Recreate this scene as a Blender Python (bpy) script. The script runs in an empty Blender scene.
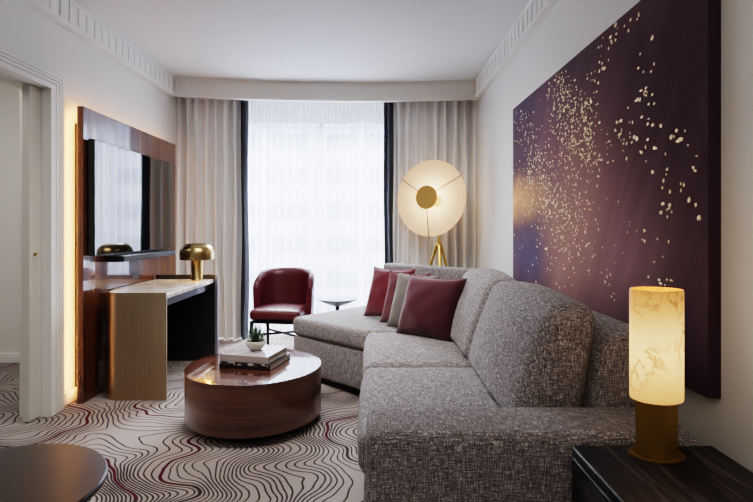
import bpy, bmesh, math, random
from mathutils import Vector, Matrix, noise as mnoise

random.seed(7)
SC = bpy.context.scene
COL = SC.collection
PI = math.pi

# ------------------------------------------------------------------ helpers
def C(r, g, b):
    def f(c):
        c /= 255.0
        return c / 12.92 if c <= 0.04045 else ((c + 0.055) / 1.055) ** 2.4
    return (f(r), f(g), f(b), 1.0)

class NT:
    """small wrapper for building node trees"""
    def __init__(s, nt):
        s.t = nt
    def n(s, typ, ins=None, out=0, **props):
        nd = s.t.nodes.new(typ)
        for k, v in props.items():
            setattr(nd, k, v)
        for k, v in (ins or {}).items():
            sock = nd.inputs[k]
            if isinstance(v, bpy.types.NodeSocket):
                s.t.links.new(v, sock)
            else:
                sock.default_value = v
        return nd.outputs[out]
    def m(s, op, a, b=0.0, c=0.0):
        return s.n('ShaderNodeMath', {0: a, 1: b, 2: c}, operation=op)
    def vm(s, op, a, b):
        return s.n('ShaderNodeVectorMath', {0: a, 1: b}, operation=op)
    def mix(s, fac, a, b, blend='MIX'):
        return s.n('ShaderNodeMix', {0: fac, 6: a, 7: b}, out=2, data_type='RGBA', blend_type=blend)
    def obj(s):
        return s.n('ShaderNodeTexCoord', out=3)
    def scaled(s, sc):
        return s.vm('MULTIPLY', s.obj(), sc)
    def noise(s, vec, scale, detail=2.0, rough=0.5, dist=0.0, out=0):
        return s.n('ShaderNodeTexNoise', {'Vector': vec, 'Scale': scale, 'Detail': detail,
                                          'Roughness': rough, 'Distortion': dist}, out=out)
    def ramp(s, fac, stops):
        nd = s.t.nodes.new('ShaderNodeValToRGB')
        s.t.links.new(fac, nd.inputs[0])
        e = nd.color_ramp.elements
        while len(e) < len(stops):
            e.new(0.5)
        for el, (p, c) in zip(e, stops):
            el.position = p
            el.color = c
        return nd.outputs[0]
    def rng(s, v, a, b, c=0.0, d=1.0):
        return s.n('ShaderNodeMapRange', {0: v, 1: a, 2: b, 3: c, 4: d}, clamp=True)

def mat(name, color=(0.8, 0.8, 0.8, 1), rough=0.5, metal=0.0, build=None, **extra):
    m = bpy.data.materials.new(name)
    m.use_nodes = True
    nt = NT(m.node_tree)
    b = m.node_tree.nodes['Principled BSDF']
    b.inputs['Base Color'].default_value = color
    b.inputs['Roughness'].default_value = rough
    b.inputs['Metallic'].default_value = metal
    for k, v in extra.items():
        b.inputs[k.replace('_', ' ')].default_value = v
    if build:
        build(nt, b)
    return m

def setin(nt, b, key, sock):
    nt.t.links.new(sock, b.inputs[key])

def bump(nt, b, height, strength=0.3, dist=0.01):
    o = nt.n('ShaderNodeBump', {'Strength': strength, 'Distance': dist, 'Height': height})
    nt.t.links.new(o, b.inputs['Normal'])

def empty(name, loc=(0, 0, 0), rotz=0.0):
    o = bpy.data.objects.new(name, None)
    o.empty_display_size = 0.1
    o.location = loc
    o.rotation_euler = (0, 0, rotz)
    COL.objects.link(o)
    return o

def tag(o, label, cat, group=None, kind=None):
    o['label'] = label
    o['category'] = cat
    if group:
        o['group'] = group
    if kind:
        o['kind'] = kind
    return o

def thing(name, label, cat, loc=(0, 0, 0), rotz=0.0, group=None):
    return tag(empty(name, loc, rotz), label, cat, group)

def obj(name, bm, material, parent=None, smooth=None, label=None):
    bmesh.ops.recalc_face_normals(bm, faces=bm.faces)
    me = bpy.data.meshes.new(name)
    bm.to_mesh(me)
    bm.free()
    for m in (material if isinstance(material, (list, tuple)) else [material]):
        me.materials.append(m)
    o = bpy.data.objects.new(name, me)
    COL.objects.link(o)
    if parent:
        o.parent = parent
    if smooth is not None:
        me.polygons.foreach_set('use_smooth', [True] * len(me.polygons))
        if smooth < 180:
            me.set_sharp_from_angle(angle=math.radians(smooth))
    if label:
        o['label'] = label
    return o

def struct(name, bm, material, parent=None, smooth=None):
    o = obj(name, bm, material, parent, smooth)
    if not parent:
        o['kind'] = 'structure'
    return o

def B():
    return bmesh.new()

def box(bm, lo, hi, bev=0.0, seg=2, mx=None):
    lo, hi = Vector(lo), Vector(hi)
    r = bmesh.ops.create_cube(bm, size=1.0)
    vs = r['verts']
    c, d = (lo + hi) / 2, hi - lo
    for v in vs:
        v.co = Vector((v.co.x * d.x, v.co.y * d.y, v.co.z * d.z)) + c
    if bev > 0:
        es = list({e for v in vs for e in v.link_edges})
        rr = bmesh.ops.bevel(bm, geom=es, offset=bev, segments=seg, affect='EDGES', profile=0.5)
        vs = list({v for f in rr['faces'] for v in f.verts} | {v for v in vs if v.is_valid})
    if mx is not None:
        for v in vs:
            v.co = mx @ v.co
    return bm

def cyl(bm, p, q, r1, r2=None, seg=16):
    p, q = Vector(p), Vector(q)
    r2 = r1 if r2 is None else r2
    d = q - p
    mx = Matrix.Translation((p + q) / 2) @ d.to_track_quat('Z', 'Y').to_matrix().to_4x4()
    bmesh.ops.create_cone(bm, cap_ends=True, segments=seg, radius1=r1, radius2=r2, depth=d.length, matrix=mx)
    return bm

def lathe(bm, prof, seg=48, sx=1.0, sy=1.0, c=(0, 0, 0)):
    """revolve (r, z) pairs; r == 0 closes at the axis"""
    rings = []
    for r, z in prof:
        if r < 1e-6:
            rings.append([bm.verts.new((c[0], c[1], c[2] + z))])
        else:
            rings.append([bm.verts.new((c[0] + r * sx * math.cos(2 * PI * k / seg),
                                        c[1] + r * sy * math.sin(2 * PI * k / seg), c[2] + z)) for k in range(seg)])
    for a, b in zip(rings, rings[1:]):
        if len(a) == 1 and len(b) == 1:
            continue
        for k in range(seg):
            k2 = (k + 1) % seg
            if len(a) == 1:
                bm.faces.new((a[0], b[k], b[k2]))
            elif len(b) == 1:
                bm.faces.new((a[k], b[0], a[k2]))
            else:
                bm.faces.new((a[k], b[k], b[k2], a[k2]))
    return bm

def prism(bm, poly, z0, z1, bev=0.0, seg=3):
    """extrude a plan polygon upwards"""
    a = [bm.verts.new((x, y, z0)) for x, y in poly]
    b = [bm.verts.new((x, y, z1)) for x, y in poly]
    n = len(poly)
    fs = [bm.faces.new(a[::-1]), bm.faces.new(b)]
    for i in range(n):
        j = (i + 1) % n
        fs.append(bm.faces.new((a[i], a[j], b[j], b[i])))
    if bev > 0:
        es = list({e for f in fs for e in f.edges})
        bmesh.ops.bevel(bm, geom=es, offset=bev, segments=seg, affect='EDGES', profile=0.5)
    return bm

def extrude_y(bm, prof, y0, y1, bev=0.0, seg=3):
    """extrude an (x, z) outline along y"""
    a = [bm.verts.new((x, y0, z)) for x, z in prof]
    b = [bm.verts.new((x, y1, z)) for x, z in prof]
    n = len(prof)
    fs = [bm.faces.new(a[::-1]), bm.faces.new(b)]
    for i in range(n):
        j = (i + 1) % n
        fs.append(bm.faces.new((a[i], a[j], b[j], b[i])))
    if bev > 0:
        es = list({e for f in fs for e in f.edges})
        bmesh.ops.bevel(bm, geom=es, offset=bev, segments=seg, affect='EDGES', profile=0.5)
    return bm

def rbox(bm, size, r, bulge=(0, 0, 0), n=14, fn=None, wrinkle=0.0, seed=0.0):
    """soft rounded box, faces bulging outwards; fn remaps the final coordinates"""
    hx, hy, hz = size[0] / 2, size[1] / 2, size[2] / 2
    g = bmesh.ops.create_cube(bm, size=2.0)
    vs0 = g['verts']
    es = list({e for v in vs0 for e in v.link_edges})
    bmesh.ops.subdivide_edges(bm, edges=es, cuts=n, use_grid_fill=True)
    for v in list(bm.verts):      # always called on an empty bmesh
        # tighten the outer rows so that the rounding has vertices
        u = [math.copysign(abs(c) ** 0.72, c) for c in v.co]
        p = Vector((u[0] * hx, u[1] * hy, u[2] * hz))
        inner = Vector((max(-hx + r, min(hx - r, p.x)), max(-hy + r, min(hy - r, p.y)), max(-hz + r, min(hz - r, p.z))))
        d = p - inner
        if d.length > 1e-9:
            m = max(abs(d.x), abs(d.y), abs(d.z))
            p = inner + d.normalized() * m if m > 0 else p
        fx, fy, fz = (1 - u[0] ** 2), (1 - u[1] ** 2), (1 - u[2] ** 2)
        p.x += u[0] * bulge[0] * fy * fz
        p.y += u[1] * bulge[1] * fx * fz
        p.z += u[2] * bulge[2] * fx * fy
        if wrinkle:
            q = p * 7.0 + Vector((seed, seed * 1.7, seed * 0.3))
            p += wrinkle * mnoise.noise_vector(q)
        v.co = fn(p) if fn else p
    return bm

def sheet(bm, nx, nz, f):
    g = [[bm.verts.new(f(i / nx, k / nz)) for k in range(nz + 1)] for i in range(nx + 1)]
    for i in range(nx):
        for k in range(nz):
            bm.faces.new((g[i][k], g[i + 1][k], g[i + 1][k + 1], g[i][k + 1]))
    return bm

def area(name, loc, rot, sx, sy, power, col, spread=PI):
    l = bpy.data.lights.new(name, 'AREA')
    l.shape = 'RECTANGLE'
    l.size, l.size_y = sx, sy
    l.energy = power
    l.color = col[:3]
    l.spread = spread
    o = bpy.data.objects.new(name, l)
    o.location = loc
    o.rotation_euler = rot
    COL.objects.link(o)
    return o

def point(name, loc, power, col, rad=0.03):
    l = bpy.data.lights.new(name, 'POINT')
    l.energy = power
    l.color = col[:3]
    l.shadow_soft_size = rad
    o = bpy.data.objects.new(name, l)
    o.location = loc
    COL.objects.link(o)
    return o

# ------------------------------------------------------------------ materials
def plaster(name, col, amt=0.012):
    def f(nt, b):
        n = nt.noise(nt.obj(), 3.0, 3, 0.6)
        c2 = tuple(x * 0.94 for x in col[:3]) + (1,)
        setin(nt, b, 'Base Color', nt.mix(n, c2, col))
        bump(nt, b, nt.noise(nt.obj(), 180.0, 2), 0.08, 0.002)
    return mat(name, col, 0.75, 0, f)

WALL = plaster('warm_white_wall_paint', C(224, 221, 214))
CEIL = plaster('white_ceiling_paint', C(222, 222, 219))
TRIM = plaster('white_trim_paint', C(232, 229, 223))
DOORM = plaster('off_white_door_paint', C(200, 196, 186))

def f_carpet(nt, b):
    co = nt.obj()
    base = nt.vm('MULTIPLY', co, (0.82, 1.0, 1.0))
    S, N, eps = 0.80, 100.0, 0.003
    def fld(off):
        v = nt.vm('ADD', base, off)
        w = nt.noise(v, 1.5, 2.0, 0.45, 0.0, out=1)
        w = nt.vm('MULTIPLY', nt.vm('SUBTRACT', w, (0.5, 0.5, 0.5)), (0.85, 0.85, 0.0))
        return nt.noise(nt.vm('ADD', v, w), S, 0.6, 0.35, 0.0)
    h0 = fld((3.1, 1.7, 0.0))
    hx = fld((3.1 + eps, 1.7, 0.0))
    hy = fld((3.1, 1.7 + eps, 0.0))
    gx, gy = nt.m('SUBTRACT', hx, h0), nt.m('SUBTRACT', hy, h0)
    g = nt.m('SQRT', nt.m('ADD', nt.m('MULTIPLY', gx, gx), nt.m('MULTIPLY', gy, gy)))
    g = nt.m('MAXIMUM', nt.m('MULTIPLY', g, N / eps), 3.0)
    k = nt.m('MULTIPLY', h0, N)
    fr = nt.m('ABSOLUTE', nt.m('SUBTRACT', nt.m('FRACT', k), 0.5))
    idx = nt.m('FLOOR', k)
    wn = nt.n('ShaderNodeTexWhiteNoise', {'W': nt.m('ADD', idx, 0.37)}, noise_dimensions='1D')
    dist = nt.m('DIVIDE', fr, g)
    jit = nt.noise(co, 55.0, 2, 0.6)
    wid = nt.m('ADD', nt.m('MULTIPLY', nt.noise(co, 2.2, 1), 0.005), nt.m('MULTIPLY', jit, 0.004))
    wid = nt.m('SUBTRACT', wid, 0.0012)
    wide = nt.m('GREATER_THAN', wn, 0.90)
    wid = nt.m('ADD', wid, nt.m('MULTIPLY', wide, 0.004))
    line = nt.m('SUBTRACT', 1.0, nt.n('ShaderNodeMapRange', {0: nt.m('SUBTRACT', dist, wid), 1: -0.001, 2: 0.0018, 3: 0.0, 4: 1.0}, clamp=True))
    tuft = nt.noise(co, 260.0, 2, 0.6)
    cloud = nt.noise(co, 1.3, 2, 0.5)
    ground = nt.mix(cloud, C(136, 125, 120), C(178, 168, 163))
    ground = nt.mix(nt.m('MULTIPLY', tuft, 0.5), ground, C(120, 110, 106))
    red = nt.m('MULTIPLY', wide, nt.m('GREATER_THAN', nt.noise(co, 0.9, 0), 0.46))
    lc = nt.mix(red, C(50, 43, 44), C(72, 24, 38))
    setin(nt, b, 'Base Color', nt.mix(line, ground, lc))
    bump(nt, b, tuft, 0.5, 0.006)
CARPET = mat('swirl_line_carpet', rough=0.95, build=f_carpet)
CARPET.node_tree.nodes['Principled BSDF'].inputs['Specular IOR Level'].default_value = 0.1

def tweed(name, dark, mid, light, sc=250.0):
    def f(nt, b):
        a = nt.noise(nt.scaled((sc, sc / 9, sc)), 1.0, 2, 0.6)
        c = nt.noise(nt.scaled((sc, sc, sc / 9)), 1.0, 2, 0.6)
        d = nt.noise(nt.scaled((sc / 9, sc, sc)), 1.0, 2, 0.6)
        s = nt.m('ADD', nt.m('ADD', nt.m('MULTIPLY', a, 0.4), nt.m('MULTIPLY', c, 0.4)), nt.m('MULTIPLY', d, 0.4))
        s = nt.m('SUBTRACT', s, 0.10)
        setin(nt, b, 'Base Color', nt.ramp(s, [(0.37, dark), (0.475, mid), (0.53, mid), (0.61, light)]))
        bump(nt, b, s, 0.55, 0.006)
    m = mat(name, mid, 0.92, 0, f)
    m.node_tree.nodes['Principled BSDF'].inputs['Specular IOR Level'].default_value = 0.15
    m.node_tree.nodes['Principled BSDF'].inputs['Sheen Weight'].default_value = 0.15
    return m
TWEED = tweed('grey_tweed_upholstery', C(52, 49, 51), C(120, 114, 114), C(198, 191, 188))

def velvet(name, col, edge):
    def f(nt, b):
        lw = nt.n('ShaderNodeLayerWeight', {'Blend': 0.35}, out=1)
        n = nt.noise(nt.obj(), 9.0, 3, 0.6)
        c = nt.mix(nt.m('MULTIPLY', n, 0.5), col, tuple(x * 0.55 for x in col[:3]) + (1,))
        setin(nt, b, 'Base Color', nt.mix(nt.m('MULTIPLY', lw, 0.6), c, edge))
        bump(nt, b, nt.noise(nt.obj(), 300.0, 2), 0.15, 0.002)
    m = mat(name, col, 0.7, 0, f)
    m.node_tree.nodes['Principled BSDF'].inputs['Sheen Weight'].default_value = 0.3
    m.node_tree.nodes['Principled BSDF'].inputs['Specular IOR Level'].default_value = 0.2
    return m
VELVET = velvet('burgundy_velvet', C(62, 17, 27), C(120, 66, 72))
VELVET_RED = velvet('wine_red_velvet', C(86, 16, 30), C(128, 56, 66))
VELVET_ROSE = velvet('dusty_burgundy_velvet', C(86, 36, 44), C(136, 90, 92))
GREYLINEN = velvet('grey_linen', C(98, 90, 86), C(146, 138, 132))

def wood(name, c1, c2, c3, scale, rough, coat=1.0, axis_scale=(1, 1, 9), dist=2.0):
    def f(nt, b):
        v = nt.scaled(axis_scale)
        n = nt.noise(v, scale, 5, 0.62, dist)
        fine = nt.noise(nt.vm('MULTIPLY', v, (1, 1, 6)), scale * 3, 4, 0.6)
        s = nt.m('ADD', nt.m('MULTIPLY', n, 0.75), nt.m('MULTIPLY', fine, 0.25))
        setin(nt, b, 'Base Color', nt.ramp(s, [(0.33, c1), (0.5, c2), (0.66, c3)]))
    m = mat(name, c2, rough, 0, f)
    m.node_tree.nodes['Principled BSDF'].inputs['Coat Weight'].default_value = coat
    m.node_tree.nodes['Principled BSDF'].inputs['Coat Roughness'].default_value = 0.02
    return m
TABLEWOOD = wood('lacquered_walnut_bands', C(62, 35, 26), C(92, 56, 43), C(122, 80, 63), 1.0, 0.3, 1.0, (0.5, 0.5, 13), 0.4)
PANELWOOD = wood('glossy_rosewood', C(46, 22, 12), C(84, 46, 26), C(116, 68, 40), 1.2, 0.25, 1.0, (6, 9, 0.5), 0.5)
PANELWOOD.node_tree.nodes['Principled BSDF'].inputs['Coat IOR'].default_value = 1.6
DARKWOOD = wood('dark_stained_oak', C(10, 9, 9), C(20, 18, 18), C(40, 36, 35), 2.0, 0.42, 0.15, (1.4, 22, 22), 0.4)
BLACKOAK = wood('black_open_grain_oak', C(8, 7, 8), C(14, 13, 14), C(84, 80, 80), 2.0, 0.5, 0.0, (24, 1.6, 6), 0.4)
ESPRESSO = mat('espresso_lacquer', C(38, 33, 33), 0.32, 0, None, Coat_Weight=0.15, Coat_Roughness=0.2)
BLACKMETAL = mat('black_metal', C(22, 21, 22), 0.4, 0.6)
PLINTH = mat('black_plinth', C(20, 18, 18), 0.6)

def f_brass(nt, b):
    n = nt.noise(nt.scaled((140, 140, 1.2)), 1.0, 3, 0.6)
    setin(nt, b, 'Base Color', nt.mix(n, C(158, 140, 116), C(192, 174, 150)))
    setin(nt, b, 'Roughness', nt.rng(n, 0.2, 0.8, 0.28, 0.42))
BRASSPANEL = mat('brushed_champagne_brass', metal=1.0, build=f_brass)
def f_brass2(nt, b):
    n = nt.noise(nt.scaled((30, 30, 120)), 1.0, 3, 0.6)
    setin(nt, b, 'Base Color', nt.mix(n, C(146, 122, 80), C(182, 160, 116)))
BRASS = mat('aged_brass', rough=0.26, metal=1.0, build=f_brass2)
GOLDLEG = mat('polished_brass', C(214, 172, 96), 0.2, 1.0)
DARKBRASS = mat('antique_brass', C(150, 116, 54), 0.36, 0.75)

def f_marble(nt, b):
    v = nt.noise(nt.obj(), 4.0, 6, 0.65, 1.6)
    ve = nt.m('ABSOLUTE', nt.m('SUBTRACT', v, 0.5))
    setin(nt, b, 'Base Color', nt.ramp(ve, [(0.0, C(168, 158, 146)), (0.05, C(206, 198, 188)), (0.3, C(226, 220, 212))]))
MARBLE = mat('cream_marble', rough=0.15, build=f_marble)

def f_leather(nt, b):
    n = nt.noise(nt.obj(), 14.0, 3, 0.6)
    setin(nt, b, 'Base Color', nt.mix(n, C(68, 22, 30), C(92, 34, 42)))
    v = nt.n('ShaderNodeTexVoronoi', {'Vector': nt.obj(), 'Scale': 220.0})
    bump(nt, b, v, 0.1, 0.002)
LEATHER = mat('burgundy_leather', rough=0.38, build=f_leather)

def f_drape(nt, b):
    a = nt.noise(nt.scaled((300, 300, 30)), 1.0, 2)
    c = nt.noise(nt.scaled((30, 30, 300)), 1.0, 2)
    s = nt.m('MULTIPLY', nt.m('ADD', a, c), 0.5)
    setin(nt, b, 'Base Color', nt.mix(s, C(214, 213, 212), C(242, 242, 242)))
    bump(nt, b, s, 0.15, 0.002)
DRAPE = mat('greige_drapery', rough=0.9, build=f_drape)
def f_navy(nt, b):
    s = nt.noise(nt.scaled((200, 200, 30)), 1.0, 2)
    setin(nt, b, 'Base Color', nt.mix(s, C(42, 44, 50), C(64, 68, 77)))
NAVY = mat('charcoal_navy_band', rough=0.8, build=f_navy)

def make_sheer():
    m = bpy.data.materials.new('white_sheer_voile')
    m.use_nodes = True
    nt = NT(m.node_tree)
    m.node_tree.nodes.remove(m.node_tree.nodes['Principled BSDF'])
    col = C(222, 225, 236)
    tr = nt.n('ShaderNodeBsdfTransparent', {'Color': (1, 1, 1, 1)})
    tl = nt.n('ShaderNodeBsdfTranslucent', {'Color': col})
    df = nt.n('ShaderNodeBsdfDiffuse', {'Color': col})
    cloth = nt.n('ShaderNodeMixShader', {0: 0.35, 1: tl, 2: df})
    th = nt.noise(nt.scaled((220, 1, 8)), 1.0, 2, 0.6)
    lw = nt.n('ShaderNodeLayerWeight', {'Blend': 0.5}, out=1)
    fac = nt.m('ADD', nt.m('ADD', 0.40, nt.m('MULTIPLY', lw, 0.35)), nt.m('MULTIPLY', nt.m('SUBTRACT', th, 0.5), 0.2))
    o = nt.n('ShaderNodeMixShader', {0: fac, 1: tr, 2: cloth})
    out = m.node_tree.nodes['Material Output']
    nt.t.links.new(o, out.inputs[0])
    return m
SHEER = make_sheer()

def make_glass():
    m = bpy.data.materials.new('clear_window_glass')
    m.use_nodes = True
    nt = NT(m.node_tree)
    m.node_tree.nodes.remove(m.node_tree.nodes['Principled BSDF'])
    tr = nt.n('ShaderNodeBsdfTransparent', {'Color': (0.96, 0.98, 1, 1)})
    gl = nt.n('ShaderNodeBsdfGlossy', {'Roughness': 0.02})
    o = nt.n('ShaderNodeMixShader', {0: 0.06, 1: tr, 2: gl})
    nt.t.links.new(o, m.node_tree.nodes['Material Output'].inputs[0])
    return m
GLASS = make_glass()

def emis(name, build):
    m = mat(name, rough=0.5)
    nt = NT(m.node_tree)
    build(nt, m.node_tree.nodes['Principled BSDF'])
    return m
def f_alab(nt, b):
    co = nt.obj()
    v = nt.noise(nt.vm('MULTIPLY', co, (1, 1, 0.55)), 13.0, 5, 0.6, 1.2)
    ve = nt.m('ABSOLUTE', nt.m('SUBTRACT', v, 0.5))
    spots = nt.rng(nt.noise(co, 8.0, 1, 0.5), 0.46, 0.58, 0.0, 1.0)
    vein = nt.m('MULTIPLY', nt.rng(ve, 0.0, 0.035, 1.0, 0.0), spots)
    cloud = nt.noise(co, 7.0, 2, 0.5)
    z = nt.n('ShaderNodeSeparateXYZ', {0: co}, out=2)
    hot = nt.m('SUBTRACT', 1.0, nt.m('ABSOLUTE', nt.m('DIVIDE', nt.m('SUBTRACT', z, 0.275), 0.19)))
    body = nt.mix(cloud, C(234, 170, 98), C(248, 206, 148))
    body = nt.mix(nt.rng(hot, 0.0, 0.75, 0.0, 1.0), C(226, 146, 70), body)
    c = nt.mix(nt.m('MULTIPLY', vein, 0.8), body, C(150, 92, 36))
    setin(nt, b, 'Base Color', c)
    setin(nt, b, 'Emission Color', c)
    setin(nt, b, 'Emission Strength', nt.m('ADD', nt.m('MULTIPLY', nt.m('MAXIMUM', hot, 0.0), 0.95), 0.34))
ALAB = emis('lit_alabaster', f_alab)
def f_disc(nt, b):
    co = nt.obj()
    d = nt.n('ShaderNodeVectorMath', {0: nt.vm('MULTIPLY', co, (1, 0, 1))}, out=1, operation='LENGTH')
    g = nt.rng(d, 0.08, 0.40, 1.0, 0.0)
    c = nt.mix(g, C(238, 166, 100), C(255, 222, 176))
    setin(nt, b, 'Base Color', C2SOCK(nt, (200, 180, 156)))
    setin(nt, b, 'Emission Color', c)
    setin(nt, b, 'Emission Strength', nt.m('ADD', nt.m('MULTIPLY', nt.m('MULTIPLY', g, g), 1.5), 0.42))
def C2SOCK(nt, rgb):
    nd = nt.t.nodes.new('ShaderNodeRGB')
    nd.outputs[0].default_value = C(*rgb)
    return nd.outputs[0]
DISC = emis('glowing_paper_disc', f_disc)
def f_bulb(nt, b):
    setin(nt, b, 'Emission Color', C2SOCK(nt, (255, 176, 56)))
    b.inputs['Emission Strength'].default_value = 0.75
BULB = emis('warm_lens', f_bulb)

SCREEN = mat('glossy_black_screen', C(8, 9, 12), 0.05, 0, None, Coat_Weight=1.0, Coat_Roughness=0.02, Coat_IOR=1.75)
TVBODY = mat('black_plastic', C(16, 16, 18), 0.35)
CHARCOAL = mat('charcoal_fabric_grille', C(44, 46, 52), 0.55)
SOCKETM = mat('grey_socket_plate', C(70, 68, 68), 0.35, 0.3)

# ------------------------------------------------------------------ the room
XL, XR = -2.12, 1.12          # side walls
YB = 5.80                     # window wall
YF = -1.9                     # wall behind the viewer
ZC = 2.77
AX = -4.4                     # far side of the adjoining room
YA = 4.41                     # back wall of the adjoining room

bm = B(); box(bm, (AX - 0.2, YF - 0.2, -0.12), (XR + 0.2, YB + 0.15, 0.0)); struct('floor', bm, CARPET)
bm = B(); box(bm, (AX - 0.2, YF - 0.2, ZC), (XR + 0.2, YB + 0.15, ZC + 0.12)); struct('ceiling', bm, CEIL)
bm = B(); box(bm, (XR, YF, 0), (XR + 0.15, YB, ZC)); struct('wall_right', bm, WALL)
DY0, DY1, DZ = 2.02, 3.137, 2.105       # doorway in the left wall
bm = B()
box(bm, (XL - 0.15, DY1, 0), (XL, YB, ZC))
box(bm, (XL - 0.15, YF, 0), (XL, DY0, ZC))
box(bm, (XL - 0.15, DY0, DZ), (XL, DY1, ZC))
struct('wall_left', bm, WALL)
bm = B()
WX0, WX1, WZ0, WZ1 = -1.72, 0.42, 0.10, 2.50
box(bm, (XL - 0.15, YB, 0), (WX0, YB + 0.15, ZC)); box(bm, (WX1, YB, 0), (XR + 0.15, YB + 0.15, ZC))
box(bm, (WX0, YB, WZ1), (WX1, YB + 0.15, ZC)); box(bm, (WX0, YB, 0), (WX1, YB + 0.15, WZ0))
struct('wall_back', bm, plaster('cream_window_wall', C(250, 242, 222)))
bm = B(); box(bm, (AX - 0.2, YF - 0.15, 0), (XR + 0.2, YF, ZC)); struct('wall_front', bm, WALL)
bm = B()
box(bm, (AX, YA, 0), (XL - 0.15, YA + 0.12, ZC))
struct('wall_adjoining_room', bm, WALL)
bm = B(); box(bm, (AX - 0.15, YF, 0), (AX, YA + 0.12, ZC)); struct('wall_far_left', bm, WALL)
bm = B()
box(bm, (AX, YA - 0.018, 0), (XL - 0.151, YA, 0.085), 0.004)
struct('baseboard_adjoining_room', bm, TRIM)
bm = B()
box(bm, (XL, 3.29, 0), (XL + 0.02, 5.2, 0.085), 0.004)
struct('baseboard_left', bm, TRIM)
bm = B(); box(bm, (XR - 0.018, YF, 0), (XR, 5.2, 0.085), 0.004); struct('baseboard_right', bm, TRIM)

# window frame and panes
bm = B()
y0, y1 = YB + 0.03, YB + 0.10
MX = -0.615
for lo, hi in (((WX0, y0, WZ0), (WX0 + 0.06, y1, WZ1)), ((WX1 - 0.06, y0, WZ0), (WX1, y1, WZ1)),
               ((WX0 + .06, y0, WZ0), (WX1 - .06, y1, WZ0 + 0.06)), ((WX0 + .06, y0, WZ1 - 0.05), (WX1 - .06, y1, WZ1)),
               ((MX - 0.035, y0, WZ0 + .06), (MX + 0.035, y1, WZ1 - .05))):
    box(bm, lo, hi, 0.004)
win = struct('window_1', bm, TRIM)
for a, b_ in ((WX0 + .06, MX - .035), (MX + .035, WX1 - .06)):
    bm = B(); box(bm, (a, y0 + 0.03, WZ0 + .06), (b_, y0 + 0.036, WZ1 - .05))
    obj('window_pane', bm, GLASS, win)

# crown mouldings with vertical flutes
def crown(name, xin, xwall, ya, yb, z0=2.578, z1=ZC):
    s = 1 if xwall < xin else -1
    bm = B()
    def bx(xa, xb, ya_, yb_, za, zb, bev=0.0):
        box(bm, (min(xa, xb), ya_, za), (max(xa, xb), yb_, zb), bev, 1)
    bx(xwall, xin - s * 0.009, ya, yb, z0 + 0.012, z1)
    bx(xwall, xin, ya, yb, z0, z0 + 0.03, 0.004)
    bx(xwall, xin, ya, yb, z1 - 0.028, z1, 0.003)
    y = ya + 0.02
    while y < yb - 0.06:
        bx(xin - s * 0.0095, xin - s * 0.002, y, y + 0.052, z0 + 0.03, z1 - 0.028, 0.002)
        y += 0.1
    return struct(name, bm, TRIM)
crown('trim_1', -2.058, XL, YF, 5.03)
crown('trim_2', 1.064, XR, YF, 5.15)

# bowed curtain pelmet across the window end
def soff_y(t):   # t 0..1 from left to right
    return 5.02 + (5.155 - 5.02) * t + 0.16 * (1 - (2 * t - 1) ** 2)
bm = B()
nS = 64
def soff_ring(t):
    x = XL + (XR - XL) * t
    y = soff_y(t)
    return [(x, y, 2.572), (x, y, 2.605), (x, y + 0.006, 2.608), (x, y + 0.006, 2.742), (x, y, 2.745), (x, y, ZC), (x, y + 0.06, ZC), (x, y + 0.06, 2.572)]
rings = [[bm.verts.new(p) for p in soff_ring(i / nS)] for i in range(nS + 1)]
for a, b_ in zip(rings, rings[1:]):
    for k in range(8):
        bm.faces.new((a[k], a[(k + 1) % 8], b_[(k + 1) % 8], b_[k]))
bm.faces.new(rings[0]); bm.faces.new(rings[-1][::-1])
for i in range(64):
    t = (i + 0.5) / 64
    x, y = XL + (XR - XL) * t, soff_y(t)
    box(bm, (x - 0.013, y + 0.003, 2.608), (x + 0.013, y + 0.010, 2.742))
struct('trim_3', bm, TRIM)

# door casing: stepped and fluted
bm = B()
xs = -2.065
def steps(y0, y1, z0, z1):
    box(bm, (XL, y0, z0), (xs, y1, z1))
w = 0.155
steps_y = [(0.0, 0.045, 0.0), (0.045, 0.062, -0.014), (0.062, 0.085, -0.004), (0.085, 0.1, -0.018), (0.1, 0.122, -0.008), (0.122, 0.135, -0.022), (0.135, 0.155, -0.014)]
for a, b_, dx in steps_y:
    box(bm, (XL, DY1 + a, 0), (xs + dx, DY1 + b_, DZ + a * 0.66), 0.002, 1)
    box(bm, (XL, DY0 - b_, 0), (xs + dx, DY0 - a, DZ + a * 0.66), 0.002, 1)
    box(bm, (XL, DY0 - b_, DZ + a * 0.66), (xs + dx, DY1 + b_, DZ + b_ * 0.66), 0.002, 1)
struct('trim_4', bm, TRIM)
# pocket door, just its leading edge out of the wall
bm = B(); box(bm, (-2.182, 3.035, 0.008), (-2.132, 3.136, DZ - 0.004), 0.003, 1)
door = struct('door_1', bm, DOORM)
bm = B()
cyl(bm, (-2.134, 3.075, 1.045), (-2.122, 3.075, 1.045), 0.011, 0.011)
cyl(bm, (-2.122, 3.075, 1.045), (-2.112, 3.075, 1.045), 0.006, 0.008)
obj('door_pull', bm, BRASS, door, 40, 'small brass pull')

# ------------------------------------------------------------------ outside
bt = thing('building', 'pale city building with dark window bands seen through the sheer curtain', 'building', (-2.0, 24.0, -12.0))
FAC = plaster('pale_facade', C(150, 150, 160))
FGL = mat('grey_facade_glass', C(34, 38, 54), 0.3)
bm = B(); box(bm, (-9, 0.3, 0), (12, 6, 34)); obj('wall', bm, FAC, bt)
for k in range(11):
    z = 5.2 + k * 1.7
    bm = B(); box(bm, (-8.6, 0.18, z), (11.6, 0.3, z + 0.75))
    obj('window_band', bm, FGL, bt)
for k in range(9):
    x = -8.4 + k * 2.4
    bm = B(); box(bm, (x, 0.0, 0.0), (x + 0.35, 0.3, 33.5)); obj('pier', bm, FAC, bt)

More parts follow.
